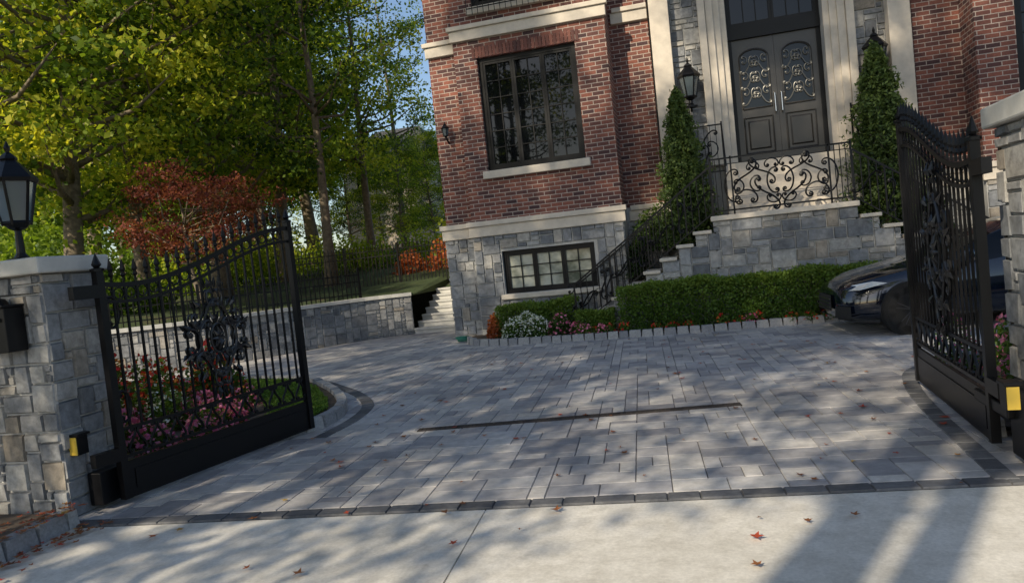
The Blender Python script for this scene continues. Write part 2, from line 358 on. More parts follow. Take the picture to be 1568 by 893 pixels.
# ---------------------------------------------------------------- kerbs & beds
def bed(name,edge,far,z=.07,mat='soil',kerb=True,kw=.13,kh=.13,kl=.26):
    e=empty(name); b_=MB(); pts=[V((p[0],p[1],z)) for p in edge]; fp=[V((p[0],p[1],z)) for p in far]
    n=len(pts)
    for i in range(n-1):
        t0=i/(n-1)*(len(fp)-1); t1=(i+1)/(n-1)*(len(fp)-1)
        fa=fp[min(int(t0),len(fp)-2)].lerp(fp[min(int(t0),len(fp)-2)+1],t0-min(int(t0),len(fp)-2)); fb=fp[min(int(t1),len(fp)-2)].lerp(fp[min(int(t1),len(fp)-2)+1],t1-min(int(t1),len(fp)-2))
        b_.face([pts[i],pts[i+1],fb,fa])
    b_.build('bed_surface',[M[mat]],e)
    if kerb:
        k_=MB(); path_blocks(k_,edge,kw,kh,kl,0,-.02,.012,.004,.006); k_.build('kerb',[M['kerb']],e)
    return e
le=smooth([(.25,-8.8),(.40,-8.0),(.72,-7.15),(.86,-6.85),(.80,-6.3),(.48,-5.65),(-.2,-4.75),(-1.08,-3.92),(-2.7,-3.35),(-5,-3.2)])
bed('flower_bed',le,[(-9,-9.5),(-9,-8),(-9,-4.5),(-5.2,-3.2)],.08)
bed('front_verge',smooth([(.42,-12.5),(.44,-11.5),(.45,-10.4),(.38,-9.55)]),[(-8,-12.5),(-8,-9.3)],.08)
re=smooth([(6.74,-8.1),(6.82,-7.2),(6.88,-6.2),(7.1,-5.55),(7.7,-5.08),(9.0,-4.88),(13,-4.78)])
bed('flower_bed',re,[(14,-8.9),(14,-4.8)],.08)
he=smooth([(.35,-.15),(.6,-.65),(1.2,-1.0),(2.5,-1.15),(4.5,-1.2),(6.9,-1.02),(9.5,-1.0)])
bed('house_planter',he,[(.35,.3),(9.5,.3)],.085,kw=.11,kh=.125,kl=.2)
lw=MB(); 
Lp=[(.72,-6.9),(.66,-6.3),(.36,-5.75),(-.3,-4.85),(-1.1,-4.08),(-2.0,-3.8)]; Lq=[(.2,-7.2),(.0,-6.4),(-.35,-6.0),(-.9,-5.2),(-1.7,-4.6),(-2.3,-4.2)]
for i in range(len(Lp)-1): lw.face([(*Lp[i],.095),(*Lp[i+1],.095),(*Lq[i+1],.095),(*Lq[i],.095)])
lwn=empty('lawn'); lw.build('turf',[M['ground']],lwn)
P=[]
for i in range(len(Lp)-1):
    n=2600; a,b_=rng.random(n),rng.random(n); A0,A1,B0,B1=[np.array(q) for q in (Lp[i],Lp[i+1],Lq[i],Lq[i+1])]
    xy=(A0*(1-a[:,None])+A1*a[:,None])*(1-b_[:,None])+(B0*(1-a[:,None])+B1*a[:,None])*b_[:,None]
    P.append(np.column_stack([xy,.10+rng.random(n)*.03]))
foliage('grass_blades',np.concatenate(P),.05,[M['grass']],parent=lwn,aspect=.25)
# ---------------------------------------------------------------- hill & retaining wall
Wl=[(-60,-8),(-20,-5),(-8,-2.9),(-5.2,-1.5),(-3.75,.4),(-2.75,1.85),(-1.8,2.35),(-1.8,4.3),(.4,4.3),(20,6),(60,10)]
hm=MB(); cols=[]
for i,(x,y) in enumerate(Wl):
    far=V((x*2.2-6,110,0)) if i<7 else V((x*1.8,110,0)); base=V((x,y,0)); col=[]
    for sgm in [0,.015,.04,.08,.13,.2,.3,.45,.7,1]:
        p=base.lerp(far,sgm); dist=sgm*110; p.z=.9+min(dist,40)*.06+ (math.sin(p.x*.4+p.y*.3)*.25 if sgm>0 else 0); col.append(p)
    cols.append(col)
for i in range(len(cols)-1):
    for j in range(9): hm.face([cols[i][j],cols[i+1][j],cols[i+1][j+1],cols[i][j+1]],0)
hm.build('hillside',[M['ground']])
rw=empty('stone_retaining_wall'); rm=MB(); rc=MB()
ws=[V((p.x,p.y,0)) for p in smooth(Wl[2:7],4)]
for i in range(len(ws)-1):
    a,b_=ws[i],ws[i+1]; t=b_-a; l=t.length; t.normalize(); n_=V((t.y,-t.x,0))
    rm.face([a+V((0,0,-.1)),b_+V((0,0,-.1)),b_+V((0,0,.9)),a+V((0,0,.9))],1)
    ashlar(rm,a,t,n_,l,.9,.085,.03,m=0)
    rc.obox(a-n_*.25+V((0,0,.9)),t*(l+.01),n_*.33,(0,0,.07))
rm.build('stones',[M['stone'],M['mortar']],rw); rc.build('coping',[M['cap']],rw)
st=MB(); 
for i in range(7): st.box(-1.8,-.05,2.35+i*.28,4.4,.135*i+(.001 if i else 0),.135*(i+1),0,.3+.4*random.random()); st.box(-1.8,-.05,2.32+i*.28,2.349+i*.28,.135*(i+1)-.04,.135*(i+1)+.003,0)
st.build('stone_garden_steps',[M['cap']])
def fence(name,pts,h=.95,sp=.11):
    f=MB()
    for i in range(len(pts)-1):
        a,b_=V(pts[i]),V(pts[i+1]); t=b_-a; l=t.length; t.normalize(); n_=t.cross(V((0,0,1)))
        for zz in (.1,h-.22,h-.06): f.tube([a+V((0,0,zz)),b_+V((0,0,zz))],.018,n_,4)
        k=0
        while k<l:
            p=a+t*k; f.tube([p,p+V((0,0,h))],.013,n_,4); f.tube([p+V((0,0,h)),p+V((0,0,h+.05)),p+V((0,0,h+.12))],[.006,.018,.001],n_,4); k+=sp
        for p in (a,b_): f.tube([p,p+V((0,0,h+.1))],.035,n_,4)
    return f.build(name,[M['iron']])
fence('iron_fence',[(-.15,5.0,1.0),(-1.6,5.0,1.0),(-3.2,5.1,1.0),(-4.8,5.1,1.0),(-6.4,4.9,1.0)],1.15)
fence('iron_fence',[(-2.9,2.0,.97),(-3.8,.75,.97),(-5.0,-.9,.97),(-7.8,-2.4,.97)],.6)
# ---------------------------------------------------------------- gate pillars
def pillar(name,x0,x1,y0,y1,h,cap=.12):
    e=empty(name); b_=MB(); b_.box(x0+.03,x1-.03,y0+.03,y1-.03,-.05,h,1)
    W_,D_=x1-x0,y1-y0
    big=[(3,2),(4,3),(3,3),(5,3),(2,2),(4,2),(3,1),(2,3),(3,2),(4,2)]
    ashlar(b_,(x0+.004,y0+.03,0),(1,0,0),(0,-1,0),W_-.008,h,.072,.03,.006,sizes=big,jit=.006)
    ashlar(b_,(x1-.03,y0+.004,0),(0,1,0),(1,0,0),D_-.008,h,.072,.03,.006,sizes=big,jit=.006)
    ashlar(b_,(x0+.03,y1-.004,0),(0,-1,0),(-1,0,0),D_-.008,h,.072,.03,.006,sizes=big,jit=.006)
    ashlar(b_,(x1-.004,y1-.03,0),(-1,0,0),(0,1,0),W_-.008,h,.072,.03,.006,sizes=big,jit=.006)
    b_.build('stonework',[M['stone'],M['mortar']],e)
    c_=MB(); c_.box(x0-.055,x1+.055,y0-.055,y1+.055,h,h+cap); c_.build('cap_stone',[M['cap']],e,bevel=.015); return e
pL=pillar('stone_gate_pillar',-.50,.28,-9.46,-8.90,1.82)
pR=pillar('stone_gate_pillar',6.84,7.60,-8.9,-8.14,2.10,.14)
def wingwall(name,x0,x1,y0,y1,h):
    e=empty(name); b_=MB(); b_.box(x0,x1,y0+.03,y1,-.05,h,1); ashlar(b_,(x0,y0+.03,0),(1,0,0),(0,-1,0),x1-x0,h,.085,.03); b_.build('stonework',[M['stone'],M['mortar']],e)
    c_=MB(); c_.box(x0,x1,y0-.05,y1+.05,h,h+.08); c_.build('coping',[M['cap']],e,bevel=.01)
wingwall('stone_garden_wall',-6,-.505,-9.35,-9.0,1.35)
wingwall('stone_garden_wall',7.605,14,-8.7,-8.35,1.5)
def lantern(name,x,y,z,s=1,stem=.18,wall=False):
    b_=MB(); P=lambda q:[(a*s,r_*s) for a,r_ in q]
    b_.lathe((x,y,z),P([(0,.10),(.02,.10),(.03,.05),(.06,.03),(stem-.02,.022),(stem,.06),(stem+.02,.075)]),12,0)
    z1=stem+.02
    b_.lathe((x,y,z),P([(z1,.085),(z1+.30,.145)]),6,1)
    for k in range(6):
        a=2*math.pi*k/6; c_,s_=math.cos(a),math.sin(a)
        b_.tube([(x+c_*.088*s,y+s_*.088*s,z+z1*s),(x+c_*.15*s,y+s_*.15*s,z+(z1+.31)*s)],.010*s,(-s_,c_,0),4)
    b_.lathe((x,y,z),P([(z1+.30,.16),(z1+.325,.175),(z1+.34,.165),(z1+.42,.09),(z1+.46,.05),(z1+.47,.06),(z1+.49,.05),(z1+.52,.012),(z1+.55,.022),(z1+.60,.003)]),6,0)
    b_.lathe((x,y,z),P([(z1-.0,.09),(z1+.015,.10),(z1+.03,.09)]),6,0)
    if wall: b_.tube([(x,y,z+.05),(x,y+.15,z-.05),(x,y+.35,z+.05)],.02,(1,0,0),6)
    return b_.build(name,[M['iron'],M['lglass']])
lantern('pillar_lantern',-.16,-9.18,1.94,1.08,.24)
lantern('pillar_lantern',7.22,-8.52,2.24,1.08,.24)
mbx=MB(); a_=.22; mbx.box(-.42+a_,-.10+a_,-9.64,-9.475,1.28,1.60); mbx.obox((-.43+a_,-9.66,1.60),(.34,0,0),(0,.185,0),(0,0,.02)); mbx.lathe((-.26+a_,-9.56,1.60),[(0,.10),(.06,.07),(.09,.0)],16)
mbx.obox((-.39+a_,-9.652,1.50),(.26,0,0),(0,.012,0),(0,0,.03)); mbx.build('wall_mailbox',[M['iron']],bevel=.012)
for (x,y,z) in ((.285,-9.34,.46),(6.52,-8.99,.42)):
    q=MB(); q.box(x-.01,x+.06,y-.05,y+.05,z,z+.14,0); q.box(x-.02,x+.08,y-.06,y+.06,z+.141,z+.16,0)
    q.box(x-.008,x+.058,y-.060,y-.0505,z+.004,z+.136,1)
    if x>6: q.box(x+.061,6.87,y+.0,y+.03,z+.05,z+.09,0)
    q.build('gate_sensor',[M['iron'],M['gold']],bevel=.003)
# ---------------------------------------------------------------- gates
M['iron2']=plain('iron_ornament',(.05,.05,.052),.3,.6)
def gate(name,hinge,meet,zs=1.0,K=.72,czo=1.14):
    e=empty(name); b_=MB(); h,m_=V((*hinge,0)),V((*meet,0)); u=m_-h; L=u.length; u.normalize(); w=V((0,0,zs)); n_=u.cross(V((0,0,1)))
    def T(t):
        t=max(0,min(1,t)); s_=t*t*(3-2*t); return 1.70+.40*s_-.10*math.sin(t*math.pi*1.0)*(1-t)
    P=lambda a,z: h+u*a+V((0,0,z*zs))
    for a,top in ((0.03,1.80),(L-.03,2.16)):
        b_.tube([P(a,.05),P(a,top)],.042,n_,4); b_.tube([P(a,top),P(a,top+.02),P(a,top+.03),P(a,top+.05),P(a,top+.14)],[.05,.05,.02,.035,.002],n_,6)
    o=P(.05,.07)-n_*.012; b_.obox(o,u*(L-.1),n_*.024,V((0,0,.24*zs)))
    for z in (.06,.32,.37,.58): b_.tube([P(.05,z),P(L-.05,z)],.018,n_,4)
    b_.obox(P(.12,.11)-n_*.02,u*(L-.24),n_*.04,V((0,0,.15*zs)))
    ts=[i/24 for i in range(25)]
    for dz,r_ in ((0,.026),(-.13,.018)): b_.tube([P(.05+(L-.1)*t,T(t)+dz) for t in ts],r_,n_,4)
    npk=20
    for i in range(1,npk):
        t=i/npk; a=.03+(L-.06)*t; top=T(t)
        b_.tube([P(a,.58),P(a,top)],.0115,n_,4)
        b_.tube([P(a,top+.02),P(a,top+.06),P(a,top+.075),P(a,top+.10),P(a,top+.12),P(a,top+.21)],[.010,.010,.022,.013,.024,.001],n_,5)
        am=a-(L-.06)/npk/2; c0=[(math.cos(q)*.045,math.sin(q)*.045) for q in np.linspace(0,2*math.pi,13)]
        b_.tube([P(am+x,T(t)-.065+y) for x,y in c0],.007,n_,4)
    k=.14
    while k<L-.1:
        put(b_,SS,h,u,w,k,.475,.17,R(50),.011); put(b_,SS,h,u,w,k+.09,.475,.17,R(-50),.011,flip=True); k+=.19
    for zc_,an in ((1.48,90),(.75,90)): put(b_,CS,h,u,w,.115,zc_,.24,R(an),.012)
    cx_,cz=L*.5,czo
    for sd in (1,-1):
        off=h+n_*.022*sd
        for sg in (1,-1):
            F=sg<0
            def pp(S_,x,z,size,ang,rad,flip=False): put(b_,S_,off,u,w,cx_+sg*x*K,cz+z*K,size*K,ang,rad,1,flip=flip)
            pp(CS,.19,0,.46,R(90 if sg>0 else -90),.013)
            pp(SS,.15,.32,.42,R(115) if sg>0 else R(65),.012,F)
            pp(SS,.15,-.32,.42,R(65) if sg>0 else R(115),.012,not F)
            pp(CT,.36,0,.30,R(-90 if sg>0 else 90),.011)
            pp(CT,.29,.22,.22,R(40*sg),.010)
            pp(CT,.29,-.22,.22,R(180-40*sg),.010)
            pp(CS,.08,.50,.20,R(90 if sg>0 else -90),.010)
            pp(CS,.08,-.48,.20,R(90 if sg>0 else -90),.010)
            for (x,z_,an) in ((.08,.62,85),(.08,-.60,-85),(.40,.14,30),(.40,-.14,-30),(.24,.38,50),(.24,-.38,-50),(.05,.2,70),(.05,-.2,-70)):
                d_=V((math.cos(R(an))*sg,math.sin(R(an)))); x*=K; z_*=K; b_.tube([P(cx_+sg*x,cz+z_)+n_*.02*sd,P(cx_+sg*x+d_.x*.04,cz+z_+d_.y*.04)+n_*.035*sd,P(cx_+sg*x+d_.x*.10,cz+z_+d_.y*.10)+n_*.02*sd],[.008,.022,.002],n_,5,1)
        q=np.linspace(0,2*math.pi,25)
        b_.tube([P(cx_+.12*K*math.cos(t),cz+.18*K*math.sin(t))+n_*.022*sd for t in q],.011,n_,5,1)
        for k in range(8):
            t=2*math.pi*k/8; b_.tube([P(cx_,cz)+n_*.02*sd,P(cx_+.05*K*math.cos(t),cz+.07*K*math.sin(t))+n_*.04*sd,P(cx_+.10*K*math.cos(t),cz+.15*K*math.sin(t))+n_*.02*sd],[.01,.02,.003],n_,5,1)
    b_.build('leaf_frame',[M['iron'],M['iron2']],e,smooth=False)
    hb=MB()
    for z in (.35,1.6): hb.obox(P(-.20,z)-n_*.03,u*.22,n_*.06,V((0,0,.10)))
    hb.build('hinges',[M['iron']],e)
    return e
gate('driveway_gate',(.48,-9.17),(.87,-7.01))
gate('driveway_gate',(6.64,-8.42),(6.72,-6.22),1.12,.85)
op=MB(); op.box(6.66,6.80,-8.88,-8.62,.05,.5); op.box(6.62,6.70,-8.7,-8.1,.28,.36); op.build('gate_operator',[M['iron']],bevel=.01)
op=MB(); op.box(.30,.42,-9.3,-9.05,.05,.30); op.build('gate_operator',[M['iron']],bevel=.01)
# ---------------------------------------------------------------- house
H=empty('brick_house')
wb=MB()
def wallh(mb,x0,x1,z0,z1,y,holes=(),m=0,rev=.16,rm=None):
    xs=sorted({x0,x1,*[h[0] for h in holes],*[h[1] for h in holes]}); zs=sorted({z0,z1,*[h[2] for h in holes],*[h[3] for h in holes]})
    for i in range(len(xs)-1):
        for j in range(len(zs)-1):
            cx_,cz=(xs[i]+xs[i+1])/2,(zs[j]+zs[j+1])/2
            if any(h[0]<cx_<h[1] and h[2]<cz<h[3] for h in holes): continue
            mb.face([(xs[i],y,zs[j]),(xs[i+1],y,zs[j]),(xs[i+1],y,zs[j+1]),(xs[i],y,zs[j+1])],m)
    r_=m if rm is None else rm
    for (a,b_,c_,d) in holes:
        mb.face([(a,y,c_),(a,y+rev,c_),(a,y+rev,d),(a,y,d)],r_); mb.face([(b_,y,c_),(b_,y,d),(b_,y+rev,d),(b_,y+rev,c_)],r_)
        mb.face([(a,y,d),(a,y+rev,d),(b_,y+rev,d),(b_,y,d)],r_); mb.face([(a,y,c_),(b_,y,c_),(b_,y+rev,c_),(a,y+rev,c_)],r_)
def side(mb,x,y0,y1,z0,z1,m=0): mb.face([(x,y0,z0),(x,y1,z0),(x,y1,z1),(x,y0,z1)],m)
TOP=9.6
BX0,BX1=.50,3.46; MX=6.46
def mir(x): return 2*MX-x
W1=(.95,2.87,3.25,5.42); W2=(.95,2.87,6.38,8.4); WB=(1.05,2.87,.84,1.68)
def mirh(h): return (mir(h[1]),mir(h[0]),h[2],h[3])
for f_ in (0,1):
    g_=(lambda h:h) if not f_ else mirh
    X=(lambda x:x) if not f_ else mir
    a,b_=sorted((X(BX0),X(BX1))); wallh(wb,a,b_,2.26,TOP,.3,[g_(W1),g_(W2)])
    side(wb,X(BX1),.3,1.0,2.26,TOP); side(wb,X(BX0),.3,.5,2.26,TOP)
    a,b_=sorted((X(-.1),X(BX0))); wallh(wb,a,b_,2.26,TOP,.5)
    side(wb,X(-.1),.5,13,-.1,TOP)
    a,b_=sorted((X(BX1),X(4.2))); wallh(wb,a,b_,2.26,TOP,1.0)
wallh(wb,-.1,mir(-.1),0,TOP,13)
wb.build('brick_walls',[M['brick']],H)
sb=MB()
for f_ in (0,1):
    X=(lambda x:x) if not f_ else mir; g_=(lambda h:h) if not f_ else mirh
    a,b_=sorted((X(BX0),X(BX1))); hb_=g_(WB); wallh(sb,a,b_,-.1,2.26,.27,[hb_],1)
    ashlar(sb,(a,.27,0),(1,0,0),(0,-1,0),b_-a,2.0,.09,.03,maskf=lambda u_,v_:not(hb_[0]-.05<u_+a<hb_[1]+.05 and hb_[2]-.09<v_<hb_[3]+.03))
    side(sb,X(BX1),.27,1.0,-.1,2.26,1); side(sb,X(BX0),.27,.5,-.1,2.26,1)
    a,b_=sorted((X(-.13),X(BX0))); wallh(sb,a,b_,-.1,2.26,.47,(),1); ashlar(sb,(a,.47,0),(1,0,0),(0,-1,0),b_-a,2.0,.09,.03)
    a,b_=sorted((X(BX1),X(4.2))); wallh(sb,a,b_,-.1,2.26,.97,(),1); ashlar(sb,(a,.97,0),(1,0,0),(0,-1,0),b_-a,2.0,.09,.03)
ashlar(sb,(-.13,13,0),(0,-1,0),(-1,0,0),12.5,2.0,.09,.03); side(sb,-.13,.47,13,-.1,2.26,1)
EY=1.15
hd=(5.62,7.30,2.85,7.6)
wallh(sb,4.2,mir(4.2),1.0,TOP,EY,[hd],1,.45)
ashlar(sb,(4.2,EY,1.9),(1,0,0),(0,-1,0),.95,TOP-1.9,.10,.03); ashlar(sb,(mir(4.2)-.95,EY,1.9),(1,0,0),(0,-1,0),.95,TOP-1.9,.10,.03)
sb.build('stone_base',[M['stone'],M['mortar']],H)
tr=MB()
def mbox(x0,x1,*r_):
    tr.box(x0,x1,*r_); a,b_=sorted((mir(x0),mir(x1))); tr.box(a,b_,*r_)
mbox(BX0-.05,BX1+.05,.21,.30,2.0,2.20); mbox(BX0-.08,BX1+.08,.17,.302,2.202,2.30)
mbox(-.18,BX0-.052,.41,.50,2.0,2.20); mbox(-.21,BX0-.083,.37,.502,2.202,2.30)
mbox(BX1+.052,4.2,.91,1.0,2.0,2.20); mbox(BX1+.083,4.2,.87,1.002,2.202,2.30)
mbox(BX0-.04,BX1+.04,.23,.32,5.78,5.98); mbox(BX0-.08,BX1+.08,.19,.322,5.982,6.07)
mbox(-.14,BX0-.043,.43,.52,5.62,5.82); mbox(-.18,BX0-.083,.39,.522,5.822,5.91)
mbox(BX1+.043,4.2,.93,1.02,5.78,5.98); mbox(BX1+.083,4.2,.89,1.022,5.982,6.07)
mbox(.86,2.96,.20,.44,3.10,3.247); mbox(.86,2.96,.20,.44,6.24,6.377); mbox(.98,2.94,.18,.42,.74,.837)
mbox(4.24,4.60,.86,EY-.002,1.9,8.6); mbox(4.20,4.64,.82,EY-.003,1.88,2.15); 
for i,(o_,yy) in enumerate([(0,.93),(.14,.985),(.26,1.04),(.38,1.09)]):
    mbox(5.12+o_,5.12+o_+(.12 if i==3 else .137),yy,EY-.002,2.85,7.6)
tr.box(4.2,mir(4.2),.84,EY-.003,8.62,9.0)
tr.box(5.1,mir(5.1),.9,EY-.004,7.602,7.9)
tr.box(5.622,7.298,EY+.0,EY+.4,2.80,2.85)
tr.box(-.35,mir(-.35),.05,13.2,TOP,TOP+.3)
tr.build('limestone_trim',[M['trim']],H,bevel=.012)
so=MB()
for f_ in (0,1):
    x=.86
    while x<2.95:
        xx=x if not f_ else mir(x)-.066; so.block((xx+.004,.3,5.425),(1,0,0),(0,0,1),(0,-1,0),.062,.21,.012,.003); x+=.07
so.build('soldier_lintel',[M['brickunit']],H)
rf=MB(); a,b_=-.5,mir(-.5); z=TOP+.3
rf.mesh([(a,-.1,z),(b_,-.1,z),(b_,13.4,z),(a,13.4,z),(a+4.5,6.5,z+4),(b_-4.5,6.5,z+4)],[(0,1,5,4),(1,2,5),(2,3,4,5),(3,0,4)],0); rf.build('roof',[M['roof']],H)
wf=MB()
def window(x0,x1,z0,z1,y,sashes,rows,cols,g=1,fr=.06,transom=None):
    wf.box(x0,x0+fr,y,y+.08,z0,z1); wf.box(x1-fr,x1,y,y+.08,z0,z1); wf.box(x0+fr,x1-fr,y,y+.08,z0,z0+fr); wf.box(x0+fr,x1-fr,y,y+.08,z1-fr,z1)
    tot=sum(sashes); x=x0+fr; W_=x1-x0-2*fr
    for i,s_ in enumerate(sashes):
        w_=W_*s_/tot; xa,xb=x+.002,x+w_-.002
        t=.045
        wf.box(xa,xa+t,y+.012,y+.06,z0+fr,z1-fr); wf.box(xb-t,xb,y+.012,y+.06,z0+fr,z1-fr)
        wf.box(xa+t,xb-t,y+.014,y+.06,z0+fr,z0+fr+t); wf.box(xa+t,xb-t,y+.014,y+.06,z1-fr-t,z1-fr)
        cc=cols[i]
        for c_ in range(1,cc):
            xm=xa+t+(xb-xa-2*t)*c_/cc; wf.box(xm-.009,xm+.009,y+.022,y+.045,z0+fr+t,z1-fr-t)
        for r_ in range(1,rows):
            zm=z0+fr+t+(z1-z0-2*fr-2*t)*r_/rows; wf.box(xa+t,xb-t,y+.024,y+.044,zm-.009,zm+.009)
        x+=w_
    if transom: wf.box(x0+fr,x1-fr,y-.004,y+.07,transom-.05,transom+.05)
    wf.box(x0+fr,x1-fr,y+.05,y+.058,z0+fr,z1-fr,g)
for f_ in (0,1):
    g_=(lambda h:h) if not f_ else mirh
    h=g_(W1); window(*h,.38,[1,1.0,1],6,[2,2,2],1,.08); h=g_(W2); window(*h,.38,[1,1.5,1],5,[2,3,2],1,.08)
    h=g_(WB); window(*h,.36,[1,1,1],3,[2,2,2],2,.06)
window(5.62,7.30,5.42,7.6,EY+.3,[1,1],4,[3,3],1,.06)
wf.build('windows',[M['frame'],M['glass'],M['bglass']],H)
bl=MB()
for f_ in (0,1):
    xa,xb=(.9,2.92) if not f_ else (mir(2.92),mir(.9))
    for z in (6.32,6.95): bl.tube([(xa,.13,z),(xb,.13,z)],.014,(0,1,0),4)
    k=xa
    while k<xb: bl.tube([(k,.13,6.2),(k,.13,6.95)],.008,(0,1,0),4); k+=.11
    for k in range(4): put(bl,SS,(0,.12,0),(1,0,0),(0,0,1),xa+.3+k*.45,6.62,.45,R(20),.009)
bl.build('balconettes',[M['iron']],H)
dm=MB(); DY=EY+.32
dm.box(5.62,5.70,DY,DY+.1,2.85,5.22,1); dm.box(7.22,7.30,DY,DY+.1,2.85,5.22,1); dm.box(5.62,7.30,DY-.04,DY+.1,5.222,5.42,1)
for f_ in (0,1):
    x0,x1=(5.70,6.458) if not f_ else (6.462,7.22)
    dm.box(x0,x1,DY+.03,DY+.08,2.86,5.22,0)
    px0,px1=x0+.12,x1-.12
    arch=[(px0,3.90),(px1,3.90)]+[((px0+px1)/2+(px1-px0)/2*math.cos(t),4.85+.16*math.sin(t)) for t in np.linspace(0,math.pi,13)]
    dm.face([(x,DY+.026,z) for x,z in arch],2); dm.tube([(x,DY+.02,z) for x,z in arch+[arch[0]]],.022,(0,1,0),6,0)
    low=[(px0,3.05),(px1,3.05),(px1,3.72),(px0,3.72)]; dm.tube([(x,DY+.022,z) for x,z in low+[low[0]]],.02,(0,1,0),6,0)
    dm.block((px0+.06,DY+.03,3.11),(1,0,0),(0,0,1),(0,-1,0),px1-px0-.12,.55,.02,.03,0)
    cx_=(px0+px1)/2
    for zc_ in (4.08,4.38,4.68):
        for sg in (1,-1):
            put(dm,SS,(0,DY+.0,0),(1,0,0),(0,0,1),cx_+sg*.11,zc_,.32,R(90+sg*25),.012,4,flip=sg<0); put(dm,CS,(0,DY+.0,0),(1,0,0),(0,0,1),cx_+sg*.05,zc_+.1,.19,R(90*sg),.010,4)
            put(dm,CT,(0,DY+.0,0),(1,0,0),(0,0,1),cx_+sg*.17,zc_+.14,.14,R(-90*sg),.009,4)
    hx=6.40 if not f_ else 6.52
    dm.tube([(hx,DY+.02,3.75),(hx,DY-.05,3.78),(hx,DY-.05,4.12),(hx,DY+.02,4.15)],.012,(1,0,0),6,5)
dm.build('double_door',[M['door'],M['frame'],M['glass'],M['iron'],plain('pewter',(.17,.165,.15),.4,.5),M['chrome']],H)
pl=MB(); FY=-.55
LX0,LX1=5.06,7.32
lz=1.80
pl.box(LX0+.03,LX1-.03,FY+.03,.35,0,lz,1)
steps=[(4.74,1.60),(4.44,1.40),(4.14,1.20),(3.84,1.0),(3.54,.80),(3.24,.6),(2.94,.4),(2.64,.2)]
def hL(x):
    if LX0<=x<=LX1: return lz
    xx=x if x<LX0 else (LX0+LX1)-x
    prev=LX0
    for (sx_,z) in steps:
        if sx_<=xx<prev: return z
        prev=sx_
    return 0
x0w=2.64; x1w=LX0+LX1-2.64
ashlar(pl,(x0w,FY+.03,0),(1,0,0),(0,-1,0),x1w-x0w,1.8,.1,.03,maskf=lambda u_,v_:v_<hL(u_+x0w)-.02)
prev=LX0
tp=MB()
for (sx_,z) in steps:
    pl.box(sx_,prev-.002,FY+.03,.27,0,z-.0,1); a,b_=LX0+LX1-prev+.002,LX0+LX1-sx_; pl.box(a,b_,FY+.03,.27,0,z,1)
    tp.box(sx_-.04,prev-.043,FY-.03,.27,z,z+.06); tp.box(a+.041,b_+.04,FY-.03,.27,z,z+.06)
    prev=sx_
tp.box(LX0-.042,LX1+.042,FY-.04,.9,lz,lz+.085)
nst=6
for i in range(nst): tp.box(5.35,7.57,.2+.1*i,EY+.3,lz+.086+i*.16,lz+.084+(i+1)*.16)
pl.build('porch_stonework',[M['stone'],M['mortar']],H)
tp.build('porch_steps',[M['trim']],H,bevel=.01)
ir=MB(); RY=FY+.05; rz0,rz1=lz+.16,lz+1.04
for z in (rz0,rz1-.0): ir.tube([(LX0+.02,RY,z),(LX1-.02,RY,z)],.02,(0,1,0),4)
ir.tube([(LX0+.02,RY,rz1-.1),(LX1-.02,RY,rz1-.1)],.010,(0,1,0),4)
for x in (LX0+.02,LX1-.02,LX0+.36,LX1-.36): ir.tube([(x,RY,lz+.05),(x,RY,rz1+.03)],.02,(0,1,0),4)
for k in range(3):
    for xx in (LX0+.10+k*.085,LX1-.10-k*.085): ir.tube([(xx,RY,rz0),(xx,RY,rz1)],.010,(0,1,0),4)
cxr=(LX0+LX1)/2; I=((0,RY,0),(1,0,0),(0,0,1))
for sg in (1,-1):
    put(ir,SS,*I,cxr+sg*.22,rz0+.22,.55,R(30*sg),.016,flip=sg<0); put(ir,SS,*I,cxr+sg*.55,rz0+.55,.52,R(-25*sg),.016,flip=sg>0)
    put(ir,SS,*I,cxr+sg*.28,rz0+.60,.50,R(20*sg),.015,flip=sg<0); put(ir,CT,*I,cxr+sg*.56,rz0+.20,.36,R(180),.015)
    put(ir,CS,*I,cxr+sg*.12,rz0+.42,.42,R(90*sg),.015); put(ir,CT,*I,cxr+sg*.40,rz0+.40,.26,R(90*sg),.014); put(ir,CT,*I,cxr+sg*.66,rz0+.38,.24,R(-90*sg),.014)
    put(ir,CS,*I,cxr+sg*.78,rz0+.40,.55,R(90*sg),.014)
    put(ir,CT,*I,cxr+sg*.12,rz0+.12,.22,R(0),.013); put(ir,CT,*I,cxr+sg*.12,rz0+.72,.22,R(180),.013); put(ir,CT,*I,cxr+sg*.42,rz0+.70,.2,R(180),.012)
def strail(x0,z0,x1,z1,y):
    ir.tube([(x0,y,z0+.92),(x1,y,z1+.92)],.022,(0,1,0),4); ir.tube([(x0,y,z0+.14),(x1,y,z1+.14)],.014,(0,1,0),4)
    n=int(abs(x1-x0)/.11)
    for i in range(n+1):
        t=i/n; x=x0+(x1-x0)*t; z=z0+(z1-z0)*t; ir.tube([(x,y,z+(.0 if i in (0,n) else .14)),(x,y,z+.92)],.011 if i%6 else .018,(0,1,0),4)
    for i in range(7):
        t=(i+.5)/7; put(ir,SS,(0,y-.01,0),(1,0,0),(0,0,1),x0+(x1-x0)*t,z0+(z1-z0)*t+.5,.46,R(60) if z1>z0 else R(-60),.014,flip=i%2==0)
    put(ir,CT,(0,y,0),(1,0,0),(0,0,1),x0-.06*(1 if x1>x0 else -1),z0+.85,.16,R(90),.012)
strail(2.55,.02,LX0,lz,RY); strail(2.55,.02,LX0,lz,.2)
strail(LX0+LX1-2.55,.02,LX1,lz,RY)
